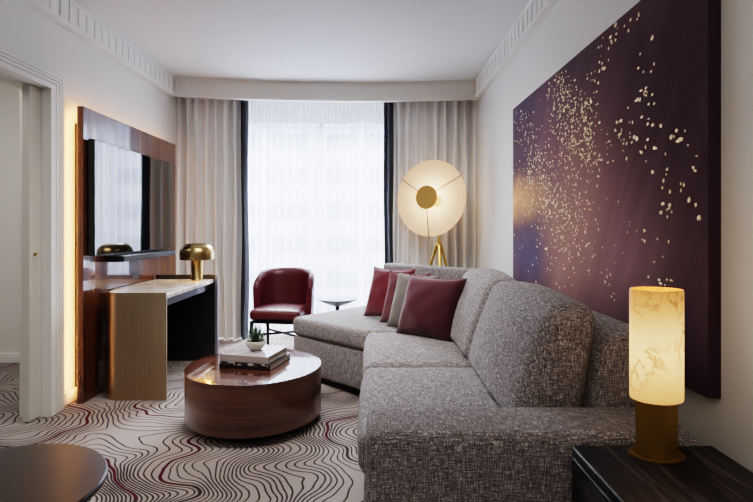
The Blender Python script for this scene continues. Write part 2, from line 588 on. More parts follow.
# ------------------------------------------------------------------ curtains
def drape(name, label, x0, x1, y, z0, z1, band, lam, seed, amp=0.045):
    """pleated panel from x0 to x1; band = (xa, xb) vertical border strip"""
    root = thing(name, label, 'curtain', ((x0 + x1) / 2, y, 0))
    cx = (x0 + x1) / 2
    rnd = random.Random(seed)
    ph = [rnd.uniform(0, 6.28) for _ in range(4)]
    def fold(x, z):
        w_ = 1.0 + 0.22 * math.sin(x * 5.1 + ph[0]) + 0.12 * math.sin(x * 13 + ph[1])
        s = math.sin(2 * PI * x / lam + 1.3 * math.sin(x * 3.7 + ph[2]))
        s2 = math.copysign(abs(s) ** 0.75, s)
        fl = 0.75 + 0.25 * (1 - z / z1)
        return amp * w_ * s2 * fl + 0.008 * math.sin(2 * PI * x / (lam * 0.43) + ph[3] + 1.5 * z)
    def wig(x, z):
        return x + 0.012 * math.sin(3.1 * z + x * 17 + ph[1]) * (1 - z / z1)
    def panel(xa, xb, dn, off):
        bm = B()
        sheet(bm, dn, 26, lambda u, v: (wig(xa + (xb - xa) * u, z0 + (z1 - z0) * v) - cx, fold(xa + (xb - xa) * u, z0 + (z1 - z0) * v) + off, z0 + (z1 - z0) * v))
        return bm
    a, b_ = (x0, band[0]) if band[1] >= x1 - 1e-6 else (band[1], x1)
    obj('drape_panel', panel(a, b_, int((b_ - a) * 130), 0), DRAPE, root, 180)
    obj('border_band', panel(band[0], band[1], 16, 0), NAVY, root, 180, 'dark navy vertical border')
    return root
drape('drape', 'greige floor-length drape with navy edge at left of the window, behind the desk', -2.117, -1.36, 5.30, 0.012, 2.70, (-1.45, -1.36), 0.098, 3, 0.062)
drape('drape', 'greige floor-length drape with navy edge at right of the window, behind the disc lamp', 0.11, 1.117, 5.385, 0.012, 2.70, (0.11, 0.215), 0.102, 11, 0.062)
bm = B()
def shf(u, v):
    x = -1.62 + (0.34 + 1.62) * u
    z = 0.012 + 2.69 * v
    s = math.sin(2 * PI * x / 0.085 + 1.4 * math.sin(x * 4.3) + 0.25 * math.sin(2 * z + 5 * x))
    return (x, 5.56 + 0.022 * s + 0.012 * math.sin(x * 21 + 2), z)
sheet(bm, 420, 10, shf)
sh = obj('sheer_curtain', bm, SHEER, None, 180)
tag(sh, 'white translucent sheer curtain covering the window between the two drapes', 'curtain')

# ------------------------------------------------------------------ media wall
t = thing('media_panel', 'tall glossy rosewood wall panel behind the television with glowing edges', 'wall panel', (-2.0, 3.37, 0))
bm = B(); box(bm, (-0.045, 0, 0.0), (0.0, 1.575, 2.05), 0.003, 1)
obj('panel_board', bm, PANELWOOD, t)
bm = B(); box(bm, (-0.118, 0.10, 0.03), (-0.0452, 1.47, 1.95)); obj('mounting_batten', bm, TVBODY, t)
bm = B(); box(bm, (0.0, 0.68, 0.785), (0.001, 0.79, 0.86), 0.0004, 1)
sk = obj('socket_plate', bm, SOCKETM, t)
for k in range(2):
    bm = B(); cyl(bm, (0.001, 0.708 + 0.054 * k, 0.8225), (0.0014, 0.708 + 0.054 * k, 0.8225), 0.019); obj('socket', bm, TVBODY, sk)

t = thing('television', 'large flat black television mounted on the glossy rosewood panel', 'television', (-2.0, 3.40, 1.0))
bm = B(); box(bm, (0.012, 0, 0.015), (0.058, 1.36, 0.83), 0.004, 1); obj('casing', bm, TVBODY, t)
bm = B(); box(bm, (0.058, 0.006, 0.022), (0.0605, 1.354, 0.824)); obj('screen', bm, SCREEN, t)
bm = B(); box(bm, (0.0015, 0.4, 0.2), (0.012, 0.95, 0.62)); obj('wall_bracket', bm, BLACKMETAL, t)
t = thing('soundbar', 'slim charcoal soundbar on the panel just below the television', 'soundbar', (-2.0, 3.66, 0.955))
bm = B(); box(bm, (0.0015, 0, 0), (0.125, 0.96, 0.048), 0.006, 2); obj('casing', bm, TVBODY, t)
bm = B(); box(bm, (0.125, 0.01, 0.006), (0.129, 0.95, 0.042), 0.001, 1); obj('grille', bm, CHARCOAL, t)

# ------------------------------------------------------------------ desk
DK = (-1.45, 3.42, 0)
t = thing('desk', 'marble-topped desk with a curved brass end panel below the television', 'desk', DK)
# bent brass sheet: along the near end, round the corner, back along the wall side
path = [(0.0, 0.0), (-0.345, 0.0)]
for k in range(1, 9):
    a = k / 8 * PI / 2
    path.append((-0.345 - 0.115 * math.sin(a), 0.115 - 0.115 * math.cos(a)))
path += [(-0.46, 0.30)]
bm = B()
def thick_path(bm, path, th, z0, z1):
    n = len(path)
    L, R = [], []
    for i, p in enumerate(path):
        a = Vector(path[max(i - 1, 0)]); b_ = Vector(path[min(i + 1, n - 1)])
        d = (b_ - a).normalized(); nn = Vector((d.y, -d.x))
        L.append(p); R.append((p[0] + nn.x * th, p[1] + nn.y * th))
    poly = L + R[::-1]
    a = [bm.verts.new((x, y, z0)) for x, y in poly]; b_ = [bm.verts.new((x, y, z1)) for x, y in poly]
    m = len(poly)
    for i in range(m):
        j = (i + 1) % m
        bm.faces.new((a[i], a[j], b_[j], b_[i]))
    for q, fl in ((a, False), (b_, True)):
        for i in range(n - 1):
            f = (q[i], q[i + 1], q[m - 2 - i], q[m - 1 - i])
            bm.faces.new(f)
thick_path(bm, path, 0.014, 0.006, 0.757)
obj('end_panel', bm, BRASSPANEL, t, 35, 'brushed brass curved end panel')
dp = [(-0.004, 0.0155), (-0.345, 0.0155)]
for k in range(1, 9):
    a = k / 8 * PI / 2
    dp.append((-0.345 - 0.0995 * math.sin(a), 0.115 - 0.0995 * math.cos(a)))
dp += [(-0.4445, 0.302), (-0.535, 0.302), (-0.535, 1.03), (-0.004, 1.03)]
bm = B(); prism(bm, dp, 0.713, 0.745, 0.003, 1)
obj('desktop', bm, MARBLE, t, 30, 'cream marble top')
bm = B(); box(bm, (-0.38, 0.02, 0.655), (-0.03, 1.028, 0.7128)); obj('apron', bm, DARKWOOD, t)
bm = B(); box(bm, (-0.535, 1.031, 0.004), (0.004, 1.062, 0.785), 0.002, 1)
lg = obj('far_end_panel', bm, DARKWOOD, t)
bm = B(); box(bm, (0.0045, 1.029, 0.004), (0.03, 1.064, 0.787), 0.002, 1); obj('metal_edge', bm, mat('satin_steel', C(150, 150, 158), 0.5, 1.0), lg, None, 'bright metal edge')
bm = B(); box(bm, (-0.53, 0.31, 0.02), (-0.505, 1.03, 0.712)); obj('back_panel', bm, DARKWOOD, t)

t = thing('desk_lamp', 'brass mushroom lamp with domed shade at the far end of the desk', 'lamp', (-1.575, 4.36, 0.745))
bm = B(); lathe(bm, [(0, 0.001), (0.052, 0.001), (0.053, 0.006), (0.05, 0.01), (0.05, 0.21), (0, 0.21)], 32); obj('stem', bm, BRASS, t, 40)
bm = B()
pr = [(0.145, 0.185)]
for k in range(0, 13):
    a = k / 12 * PI / 2
    pr.append((0.05 + 0.098 * math.cos(a) ** 0.8 if k < 12 else 0.05, 0.235 + 0.095 * math.sin(a)))
pr += [(0, 0.332)]
pi_ = [(0, 0.322), (0.05, 0.320), (0.11, 0.30), (0.138, 0.25), (0.141, 0.185)]
lathe(bm, pi_ + pr, 48)
obj('shade', bm, BRASS, t, 50)
bm = B(); lathe(bm, [(0, 0.21), (0.028, 0.21), (0.036, 0.24), (0.028, 0.268), (0, 0.275)], 20); obj('bulb', bm, BULB, t, 60)

# ------------------------------------------------------------------ coffee table
TT = (-0.754, 3.10, 0)
t = thing('coffee_table', 'round drum coffee table in banded glossy walnut standing on the swirl carpet', 'coffee table', TT)
R = 0.417
bm = B(); lathe(bm, [(0, 0.0), (0.31, 0.0), (0.31, 0.06), (0, 0.06)], 64); obj('plinth', bm, PLINTH, t, 40)
bm = B(); lathe(bm, [(0, 0.0605), (R - 0.012, 0.0605), (R, 0.056), (R, 0.338), (R - 0.003, 0.342), (R - 0.003, 0.342), (0, 0.342)], 128); obj('drum', bm, TABLEWOOD, t, 30)
bm = B(); lathe(bm, [(0, 0.3422), (R - 0.0005, 0.3422), (R + 0.001, 0.3445), (R - 0.001, 0.347), (R - 0.006, 0.3472), (0, 0.3472)], 128)
def f_ttop(nt, b):
    v = nt.scaled((2.0, 16, 1))
    n = nt.noise(v, 1.4, 5, 0.6, 0.6)
    setin(nt, b, 'Base Color', nt.ramp(n, [(0.35, C(56, 28, 21)), (0.5, C(76, 42, 32)), (0.65, C(98, 60, 46))]))
obj('tabletop', bm, mat('lacquered_walnut_top', rough=0.16, build=f_ttop, Coat_Weight=1.0, Coat_Roughness=0.015, Coat_IOR=1.65), t, 30)

def book(label, loc, rot, w, d, th, cover, spine_mat=None):
    r = thing('book', label, 'book', loc, rot, 'books on the coffee table')
    bm = B()
    box(bm, (-w / 2, -d / 2, 0), (w / 2, d / 2, 0.004), 0.001, 1)
    box(bm, (-w / 2, -d / 2, th - 0.004), (w / 2, d / 2, th), 0.001, 1)
    obj('cover', bm, cover, r)
    bm = B(); box(bm, (-w / 2, -d / 2 - 0.004, 0.0), (w / 2, -d / 2, th), 0.0015, 1)
    obj('spine', bm, spine_mat or cover, r)
    bm = B(); box(bm, (-w / 2 + 0.004, -d / 2 + 0.001, 0.0042), (w / 2 - 0.005, d / 2 - 0.005, th - 0.0042)); obj('pages', bm, PAGES, r)
    return r
def f_pages(nt, b):
    n = nt.noise(nt.scaled((2, 2, 900)), 1.0, 1)
    setin(nt, b, 'Base Color', nt.mix(n, C(120, 112, 104), C(205, 198, 188)))
PAGES = mat('book_pages', rough=0.8, build=f_pages)
def f_cov(nt, b):
    n = nt.noise(nt.obj(), 9.0, 3, 0.6, 0.5)
    setin(nt, b, 'Base Color', nt.ramp(n, [(0.4, C(140, 130, 130)), (0.55, C(176, 168, 168)), (0.75, C(96, 104, 140))]))
COVER1 = mat('grey_photo_cover', rough=0.18, build=f_cov, Coat_Weight=0.6)
def f_cov2(nt, b):
    n = nt.noise(nt.scaled((1, 1, 1.6)), 34.0, 2, 0.5)
    z = nt.n('ShaderNodeSeparateXYZ', {0: nt.obj()}, out=2)
    up = nt.rng(z, 0.020, 0.026, 0.0, 1.0)
    k = nt.m('MULTIPLY', nt.rng(n, 0.5, 0.58), up)
    setin(nt, b, 'Base Color', nt.mix(k, C(22, 20, 22), C(196, 186, 180)))
COVER2S = mat('black_spine_with_pale_photo', rough=0.3, build=f_cov2)
COVER2 = mat('black_book_cover', C(20, 19, 21), 0.3)
SPINE1 = mat('taupe_spine', C(168, 154, 150), 0.4)
ang = math.atan2(-0.085, 0.333)
u, v = Vector((math.cos(ang), math.sin(ang))), Vector((-math.sin(ang), math.cos(ang)))
fl = Vector((-0.958, 3.036))
c = fl + u * 0.172 + v * 0.15
book('black hardback book with pale photo spine, lower of the two on the coffee table', (c.x, c.y, 0.3475), ang, 0.344, 0.30, 0.039, COVER2, COVER2S)
c2 = c + u * -0.010 + v * 0.004
book('grey glossy hardback book, upper of the two, with the succulent bowl on it', (c2.x, c2.y, 0.3868), ang, 0.325, 0.285, 0.041, COVER1, SPINE1)

def f_pot(nt, b):
    n = nt.noise(nt.obj(), 60.0, 4, 0.6)
    setin(nt, b, 'Base Color', nt.mix(n, C(178, 168, 156), C(214, 206, 196)))
    bump(nt, b, n, 0.2, 0.002)
POT = mat('pale_stone_bowl', rough=0.6, build=f_pot)
def f_leaf(nt, b):
    n = nt.noise(nt.obj(), 40.0, 3, 0.6)
    setin(nt, b, 'Base Color', nt.mix(n, C(40, 56, 44), C(92, 112, 92)))
LEAF = mat('grey_green_succulent', rough=0.5, build=f_leaf)
SOIL = mat('dark_soil', C(40, 32, 26), 0.95)
t = thing('potted_succulent', 'spiky green succulent in a pale round bowl on top of the books', 'plant', (-0.762, 3.155, 0.428))
bm = B(); lathe(bm, [(0, 0.0), (0.03, 0.0), (0.046, 0.010), (0.060, 0.030), (0.066, 0.056), (0.063, 0.060), (0.058, 0.057), (0.053, 0.040), (0, 0.038)], 40); obj('bowl', bm, POT, t, 60)
bm = B(); lathe(bm, [(0, 0.038), (0.054, 0.0395), (0.056, 0.046), (0.03, 0.052), (0, 0.053)], 24); obj('soil', bm, SOIL, t, 60)
rnd = random.Random(5)
def leaf(bm, a, el, L, w):
    base = Vector((math.cos(a) * 0.012, math.sin(a) * 0.012, 0.048))
    pts = []
    for k in range(7):
        s = k / 6
        e = el + 0.35 * s
        pts.append(base + Vector((math.cos(a) * math.cos(e), math.sin(a) * math.cos(e), math.sin(e))) * L * s)
    side = Vector((-math.sin(a), math.cos(a), 0))
    up = Vector((0, 0, 1))
    rows = []
    for k, p in enumerate(pts):
        s = k / 6
        ww = w * (0.75 + 0.6 * s - 1.35 * s * s) if k < 6 else 0.0006
        ww = max(ww, 0.0006)
        rows.append([bm.verts.new(p + side * ww), bm.verts.new(p + up * ww * 0.1 + Vector((math.cos(a), math.sin(a), 0)) * ww * .2), bm.verts.new(p - side * ww), bm.verts.new(p - up * ww * 0.45)])
    for r0, r1 in zip(rows, rows[1:]):
        for k in range(4):
            bm.faces.new((r0[k], r0[(k + 1) % 4], r1[(k + 1) % 4], r1[k]))
    bm.faces.new(rows[0]); bm.faces.new(rows[-1][::-1])
for ring, (cnt, el, L, w) in enumerate(((11, 0.30, 0.080, 0.011), (9, 0.66, 0.105, 0.010), (8, 1.0, 0.125, 0.009), (5, 1.25, 0.125, 0.007))):
    for k in range(cnt):
        bm = B()
        leaf(bm, 2 * PI * k / cnt + ring * 0.5 + rnd.uniform(-.12, .12), el + rnd.uniform(-.12, .12), L * rnd.uniform(.85, 1.12), w)
        obj('leaf', bm, LEAF, t, 60)

# ------------------------------------------------------------------ armchair
t = thing('armchair', 'burgundy leather barrel-back armchair on black legs in front of the sheer curtain', 'armchair', (-0.892, 4.86, 0), math.radians(-8))
def shell_pt(th, s, off):
    """th from the back centre, s 0..1 bottom to top"""
    rx, ry = 0.262 + off, 0.262 + off
    a = abs(th)
    k = max(0.0, (a - 0.85) / 0.75)
    top = 0.805 - 0.015 * a - 0.13 * (1 - math.sqrt(max(0.0, 1 - min(1.0, k) ** 2.4)))
    z = 0.335 + (top - 0.335) * s
    flare = 1.0 + 0.05 * s
    e = 0.78          # squarer than a circle
    x = rx * math.copysign(abs(math.sin(th)) ** e, th) * flare
    y = ry * math.copysign(abs(math.cos(th)) ** e, math.cos(th)) * flare
    return Vector((x, y - 0.04, z))
bm = B()
nT, nSg = 44, 12
T0 = 1.6
def lip(s):  # thinner and rounded at the rim
    return 0.026 * math.sqrt(max(0.0, 1 - max(0, (s - 0.86) / 0.14) ** 2)) + 0.002
outer, inner = [], []
for i in range(nT + 1):
    th = -T0 + 2 * T0 * i / nT
    outer.append([bm.verts.new(shell_pt(th, k / nSg, lip(k / nSg))) for k in range(nSg + 1)])
    inner.append([bm.verts.new(shell_pt(th, k / nSg, -lip(k / nSg))) for k in range(nSg + 1)])
for i in range(nT):
    for k in range(nSg):
        bm.faces.new((outer[i][k], outer[i + 1][k], outer[i + 1][k + 1], outer[i][k + 1]))
        bm.faces.new((inner[i][k], inner[i][k + 1], inner[i + 1][k + 1], inner[i + 1][k]))
    bm.faces.new((outer[i][nSg], outer[i + 1][nSg], inner[i + 1][nSg], inner[i][nSg]))
    bm.faces.new((outer[i][0], inner[i][0], inner[i + 1][0], outer[i + 1][0]))
for i in (0, nT):
    for k in range(nSg):
        bm.faces.new((outer[i][k], outer[i][k + 1], inner[i][k + 1], inner[i][k]))
obj('backrest', bm, LEATHER, t, 60)
bm = B()
def seatfn(p):
    y = p.y
    k = 1.0
    if y > 0:   # round the rear
        k = math.sqrt(max(0.05, 1 - (y / 0.31) ** 2 * 0.8))
    return Vector((p.x * k, y, p.z))
rbox(bm, (0.485, 0.50, 0.10), 0.035, (0.008, 0.008, 0.018), 14, seatfn)
for v_ in bm.verts:
    v_.co += Vector((0, -0.06, 0.392))
obj('seat', bm, LEATHER, t, 60)
bm = B(); box(bm, (-0.235, -0.29, 0.312), (0.235, 0.17, 0.336), 0.006); obj('seat_frame', bm, BLACKMETAL, t)
for sx in (-1, 1):
    for yy, y2 in ((-0.27, -0.29), (0.15, 0.20)):
        bm = B(); cyl(bm, (sx * 0.225, yy, 0.33), (sx * 0.24, y2, 0.0), 0.02, 0.013, 12); obj('leg', bm, BLACKMETAL, t, 40)
for p, q in (((-0.232, -0.28, 0.20), (0.235, 0.18, 0.165)), ((0.232, -0.28, 0.20), (-0.235, 0.18, 0.165))):
    bm = B(); cyl(bm, p, q, 0.011, 0.011, 10); obj('stretcher', bm, BLACKMETAL, t, 40)

# ------------------------------------------------------------------ pedestal table by the chair
t = thing('pedestal_table', 'small round cocktail table with conical underside between armchair and chaise', 'side table', (-0.37, 4.95, 0))
bm = B(); lathe(bm, [(0, 0.488), (0.204, 0.490), (0.208, 0.495), (0.204, 0.5), (0, 0.5)], 64); obj('tabletop', bm, mat('glossy_dark_glass', C(60, 62, 70), 0.08, 0.0, None, Coat_Weight=1.0), t, 30)
bm = B(); lathe(bm, [(0.198, 0.4878), (0.12, 0.452), (0.05, 0.428), (0.03, 0.42), (0, 0.42)], 48); obj('cone', bm, mat('grey_satin_metal', C(92, 94, 100), 0.5, 0.3), t, 40)
bm = B(); lathe(bm, [(0, 0.4198), (0.021, 0.4198), (0.016, 0.3), (0.016, 0.018), (0, 0.018)], 24); obj('stem', bm, BLACKMETAL, t, 40)
bm = B(); lathe(bm, [(0, 0.0), (0.14, 0.0), (0.14, 0.008), (0.02, 0.018), (0, 0.018)], 48); obj('base', bm, BLACKMETAL, t, 40)

# ------------------------------------------------------------------ sofa
t = thing('sectional_sofa', 'grey tweed sectional sofa with an angled chaise along the right wall', 'sofa', (0.45, 2.6, 0))
O = Vector((0.45, 2.6, 0))
def sofa(name, bm, m=TWEED, smooth=60, label=None):
    for v_ in bm.verts:
        v_.co -= O
    return obj(name, bm, m, t, smooth, label)
bm = B(); box(bm, (-0.035, 1.71, 0.06), (0.745, 3.42, 0.335), 0.02, 3); sofa('base', bm)
bm = B(); box(bm, (-0.025, 1.44, 0.055), (0.965, 1.692, 0.60), 0.032, 4); sofa('arm', bm)
bm = B(); extrude_y(bm, [(0.745, 0.06), (0.745, 0.46), (0.79, 0.78), (0.845, 0.845), (0.965, 0.86), (0.965, 0.06)], 1.696, 4.02, 0.035, 4); sofa('back', bm)
bm = B(); box(bm, (0.0, 1.49, 0.0), (0.92, 3.42, 0.055)); sofa('plinth', bm, PLINTH, None, 'black recessed plinth')
def seat(y0, y1, x0=-0.055, x1=0.70, seed=1.0):
    bm = B()
    rbox(bm, (x1 - x0, y1 - y0, 0.15), 0.045, (0.012, 0.0, 0.014), 16, None, 0.003, seed)
    for v_ in bm.verts:
        v_.co += Vector(((x0 + x1) / 2, (y0 + y1) / 2, 0.411))
    sofa('seat_cushion', bm, TWEED, 60)
seat(1.70, 2.575, seed=1.0)
seat(2.585, 3.425, seed=4.0)
# chaise turned forty five degrees out from the wall
P = [(-0.075, 3.435), (-0.675, 3.99), (0.05, 4.75), (0.742, 4.03), (0.742, 3.435)]
def shrink(poly, d):
    n = len(poly); out = []
    cx = sum(p[0] for p in poly) / n; cy = sum(p[1] for p in poly) / n
    for x, y in poly:
        v_ = Vector((cx - x, cy - y)); L = v_.length
        out.append((x + v_.x / L * d, y + v_.y / L * d))
    return out
bm = B(); prism(bm, shrink(P, 0.015), 0.055, 0.338, 0.02, 3); sofa('chaise_base', bm)
bm = B(); prism(bm, P, 0.341, 0.488, 0.042, 5); sofa('chaise_cushion', bm)
bm = B(); prism(bm, shrink(P, 0.075), 0.0, 0.055); sofa('chaise_plinth', bm, PLINTH, None, 'black recessed plinth')
nd = Vector((0.687, 0.727)) * 0.18
Q0, Q1 = Vector((0.075, 4.74)), Vector((0.755, 4.04))
bm = B(); prism(bm, [tuple(Q0), tuple(Q0 + nd), tuple(Q1 + nd), tuple(Q1 + nd * 0.1)], 0.06, 0.868, 0.035, 4); sofa('chaise_back', bm)
# loose back cushions
def back_cushion(y0, y1, top, seed, wr=0.006):
    bm = B()
    H = top - 0.485
    def fn(p):
        s = p.z / H + 0.5         # 0 bottom .. 1 top
        th = 1.08 - 0.30 * s
        return Vector((p.x * th + 0.605 + 0.115 * s, p.y + (y0 + y1) / 2, 0.487 + H * s))
    rbox(bm, (0.235, y1 - y0, H), 0.058, (0.035, 0.02, 0.025), 26, fn, wr, seed)
    sofa('back_cushion', bm, TWEED, 60)
back_cushion(1.73, 2.62, 0.925, 2.0)
back_cushion(2.64, 3.42, 0.925, 9.0)

# ------------------------------------------------------------------ throw pillows
def pillow(label, bl, br, lean, size, th, m, seed):
    """bl, br: lower corners in plan on the seat; lean: plan shift of the top edge"""
    BL, BR = Vector((bl[0], bl[1], 0.488)), Vector((br[0], br[1], 0.488))
    mid = (BL + BR) / 2
    t_ = thing('throw_pillow', label, 'pillow', mid)
    uu = (BR - BL).normalized()
    hh = math.sqrt(size ** 2 - lean[0] ** 2 - lean[1] ** 2)
    vv = Vector((lean[0], lean[1], hh)).normalized()
    nn = uu.cross(vv).normalized()
    W = (BR - BL).length
    bm = B()
    n = 22
    rn = random.Random(seed)
    o1 = rn.uniform(0, 50)
    def P_(a, b_, side):
        # a, b in -1..1; pinched sides, pointed corners
        pin = 0.085
        x = a * (1 - pin * (1 - abs(b_) ** 2.0) * abs(a) ** 3 * 1.0)
        y = b_ * (1 - pin * (1 - abs(a) ** 2.0) * abs(b_) ** 3 * 1.0)
        d = (max(0.0, (1 - a * a)) * max(0.0, (1 - b_ * b_))) ** 0.42
        wv = 0.010 * mnoise.noise(Vector((a * 2.2 + o1, b_ * 2.2, side))) * d
        return uu * (x * W / 2) + vv * ((y + 1) * size / 2) + nn * (side * (th / 2 * d) + wv + side * 0.002)
    fr = [[bm.verts.new(P_(-1 + 2 * i / n, -1 + 2 * j / n, 1)) for j in range(n + 1)] for i in range(n + 1)]
    bk = [[bm.verts.new(P_(-1 + 2 * i / n, -1 + 2 * j / n, -1)) for j in range(n + 1)] for i in range(n + 1)]
    for i in range(n):
        for j in range(n):
            bm.faces.new((fr[i][j], fr[i + 1][j], fr[i + 1][j + 1], fr[i][j + 1]))
            bm.faces.new((bk[i][j], bk[i][j + 1], bk[i + 1][j + 1], bk[i + 1][j]))
    ring = [(i, 0) for i in range(n)] + [(n, j) for j in range(n)] + [(i, n) for i in range(n, 0, -1)] + [(0, j) for j in range(n, 0, -1)]
    for (a, b_), (c_, d_) in zip(ring, ring[1:] + ring[:1]):
        bm.faces.new((fr[a][b_], bk[a][b_], bk[c_][d_], fr[c_][d_]))
    obj('cover', bm, m, t_, 70)
    bm = B()
    edge = [(fr_i) for fr_i in ring]
    pts = [(P_(-1 + 2 * i / n, -1 + 2 * j / n, 1) + P_(-1 + 2 * i / n, -1 + 2 * j / n, -1)) / 2 for i, j in edge]
    for p, q in zip(pts, pts[1:] + pts[:1]):
        cyl(bm, p, q, 0.0042, 0.0042, 6)
    obj('piping', bm, m, t_, 60)
    return t_
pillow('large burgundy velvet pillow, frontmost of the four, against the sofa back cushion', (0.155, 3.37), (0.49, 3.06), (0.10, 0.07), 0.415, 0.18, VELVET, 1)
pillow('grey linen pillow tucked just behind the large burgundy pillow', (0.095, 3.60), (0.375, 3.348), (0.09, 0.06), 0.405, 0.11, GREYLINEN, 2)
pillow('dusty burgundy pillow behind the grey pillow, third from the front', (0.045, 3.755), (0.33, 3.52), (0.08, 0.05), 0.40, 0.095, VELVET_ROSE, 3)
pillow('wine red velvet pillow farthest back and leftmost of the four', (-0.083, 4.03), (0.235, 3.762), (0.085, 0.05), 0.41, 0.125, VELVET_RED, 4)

# ------------------------------------------------------------------ floor lamp
LY = 5.02
t = thing('floor_lamp', 'floor lamp with big glowing round disc shade on a brass tripod behind the sofa', 'floor lamp', (0.665, LY, 0))
az = math.radians(35)
discM = Matrix.Translation((-0.085, -0.10, 1.507)) @ Matrix.Rotation(-az, 4, 'Z') @ Matrix.Rotation(math.radians(-3), 4, 'X')
# local: disc faces -y
bm = B()
prof = []
RD = 0.385
for k in range(0, 13):
    r = RD * k / 12
    prof.append((r, -0.035 * (r / RD) ** 2))
front = [(r, z) for r, z in prof]
back = [(r, z + 0.012) for r, z in prof[::-1]]
lathe(bm, front + back, 72)
rot = Matrix.Rotation(math.radians(90), 4, 'X')
for v_ in bm.verts:
    x, y, z = v_.co
    v_.co = Vector((x, z, y))
o = obj('disc_shade', bm, DISC, t, 60); o.matrix_local = discM
bm = B(); cyl(bm, (0, -0.105, 0), (0, -0.118, 0), 0.117, 0.117, 48)
cyl(bm, (0, -0.099, 0), (0, -0.105, 0), 0.10, 0.117, 48)
o = obj('center_reflector', bm, mat('satin_gold_brass', C(186, 146, 84), 0.45, 0.6), t, 40, 'round brass centre disc'); o.matrix_local = discM
for a in (math.radians(32), math.radians(148), math.radians(-90)):
    bm = B(); cyl(bm, (0.06 * math.cos(a), -0.112, 0.06 * math.sin(a)), (0.392 * math.cos(a), -0.042, 0.392 * math.sin(a)), 0.004, 0.004, 8)
    o = obj('spoke', bm, BLACKMETAL, t, 40); o.matrix_local = discM
bm = B(); cyl(bm, (0.07, -0.03, -0.03), (0.07, -0.005, -0.03), 0.06, 0.06, 36); cyl(bm, (0, -0.1, 0), (0, -0.02, 0), 0.012, 0.012, 12)
o = obj('lamp_holder', bm, BULB, t, 40, 'glowing yellow round lamp holder'); o.matrix_local = discM
bm = B(); cyl(bm, (0, 0, 0.98), (0, 0, 1.50), 0.011, 0.011, 16); cyl(bm, (0, 0, 1.50), (-0.07, -0.06, 1.507), 0.012, 0.012, 12); cyl(bm, (0, 0, 1.03), (0, 0, 1.075), 0.024, 0.02, 20); cyl(bm, (0, 0, 0.62), (0, 0, 0.99), 0.014, 0.014, 16)
obj('post', bm, GOLDLEG, t, 40)
for k in range(3):
    a = math.radians(30 + 120 * k)
    bm = B(); cyl(bm, (0.022 * math.cos(a), 0.022 * math.sin(a), 1.045), (0.36 * math.cos(a), 0.36 * math.sin(a), 0.0), 0.016, 0.011, 14); obj('leg', bm, GOLDLEG, t, 40)

# ------------------------------------------------------------------ painting
PX, PY0, PY1, PZ0, PZ1 = 1.077, 1.58, 3.797, 0.66, 2.13
def f_paint(nt, b):
    co = nt.obj()
    sep = nt.t.nodes.new('ShaderNodeSeparateXYZ'); nt.t.links.new(co, sep.inputs[0])
    U = nt.m('SUBTRACT', 1.0, nt.m('DIVIDE', sep.outputs[1], PY1 - PY0))   # 0 far .. 1 near
    V = nt.m('DIVIDE', sep.outputs[2], PZ1 - PZ0)
    wob = nt.noise(nt.scaled((1, 2.2, 1.2)), 1.6, 3, 0.55, 0.8)
    streak = nt.noise(nt.vm('MULTIPLY', nt.vm('ADD', co, nt.n('ShaderNodeCombineXYZ', {1: nt.m('MULTIPLY', sep.outputs[2], 0.55)})), (1, 4.5, 0.5)), 2.0, 3, 0.5, 0.7)
    c = nt.mix(wob, C(78, 60, 65), C(110, 90, 95))
    def blob(c, cu, cv, ru, rv, col, k, nz=0.25):
        du = nt.m('DIVIDE', nt.m('SUBTRACT', U, cu), ru)
        dv = nt.m('DIVIDE', nt.m('SUBTRACT', V, cv), rv)
        d = nt.m('SQRT', nt.m('ADD', nt.m('MULTIPLY', du, du), nt.m('MULTIPLY', dv, dv)))
        d = nt.m('ADD', d, nt.m('MULTIPLY', nt.m('SUBTRACT', wob, 0.5), nz * 2))
        f = nt.n('ShaderNodeMapRange', {0: d, 1: 0.0, 2: 1.0, 3: k, 4: 0.0}, clamp=True, interpolation_type='SMOOTHSTEP')
        return nt.mix(f, c, col)
    c = blob(c, 0.1, 1.0, 0.6, 0.5, C(80, 68, 88), 0.8)
    c = blob(c, 0.55, 0.42, 0.42, 0.55, C(156, 116, 110), 0.9)
    c = blob(c, 0.35, 0.75, 0.22, 0.4, C(112, 84, 92), 0.7)
    c = blob(c, 0.78, 0.30, 0.22, 0.42, C(148, 114, 116), 0.8)
    c = blob(c, 0.18, 0.24, 0.30, 0.22, C(80, 72, 98), 0.95)
    c = blob(c, -0.03, 0.52, 0.46, 0.17, C(216, 160, 110), 0.95, 0.25)
    c = blob(c, 0.42, 0.22, 0.18, 0.4, C(160, 118, 108), 0.5)
    c = blob(c, 0.1, -0.05, 0.5, 0.24, C(50, 22, 28), 1.0)
    c = blob(c, 1.0, 0.7, 0.42, 0.7, C(70, 52, 58), 0.8)
    c = blob(c, 0.92, 0.0, 0.4, 0.35, C(62, 40, 54), 0.8)
    sh_ = nt.rng(streak, 0.35, 0.7, 0.94, 1.12)
    cc = nt.n('ShaderNodeCombineColor', {0: sh_, 1: sh_, 2: sh_})
    setin(nt, b, 'Base Color', nt.mix(1.0, c, cc, 'MULTIPLY'))
PAINT = mat('plum_canvas_paint', rough=0.85, build=f_paint, Specular_IOR_Level=0.12)
PSIDE = mat('plum_canvas_edge', C(52, 28, 46), 0.6)
GOLD = mat('gold_leaf', C(238, 212, 162), 0.35, 0.75, None)
t = thing('painting', 'large plum abstract canvas with scattered gold flakes on the right wall', 'painting', (PX, PY0, PZ0))
bm = B(); box(bm, (0.0022, 0.0, 0.0), (XR - PX - 0.001, PY1 - PY0, PZ1 - PZ0)); obj('canvas_edge', bm, PSIDE, t)
bm = B(); box(bm, (0.0, 0.0, 0.0), (0.0021, PY1 - PY0, PZ1 - PZ0)); obj('canvas', bm, PAINT, t)
rnd = random.Random(21)
bm = B()
Wd, Hd = PY1 - PY0, PZ1 - PZ0
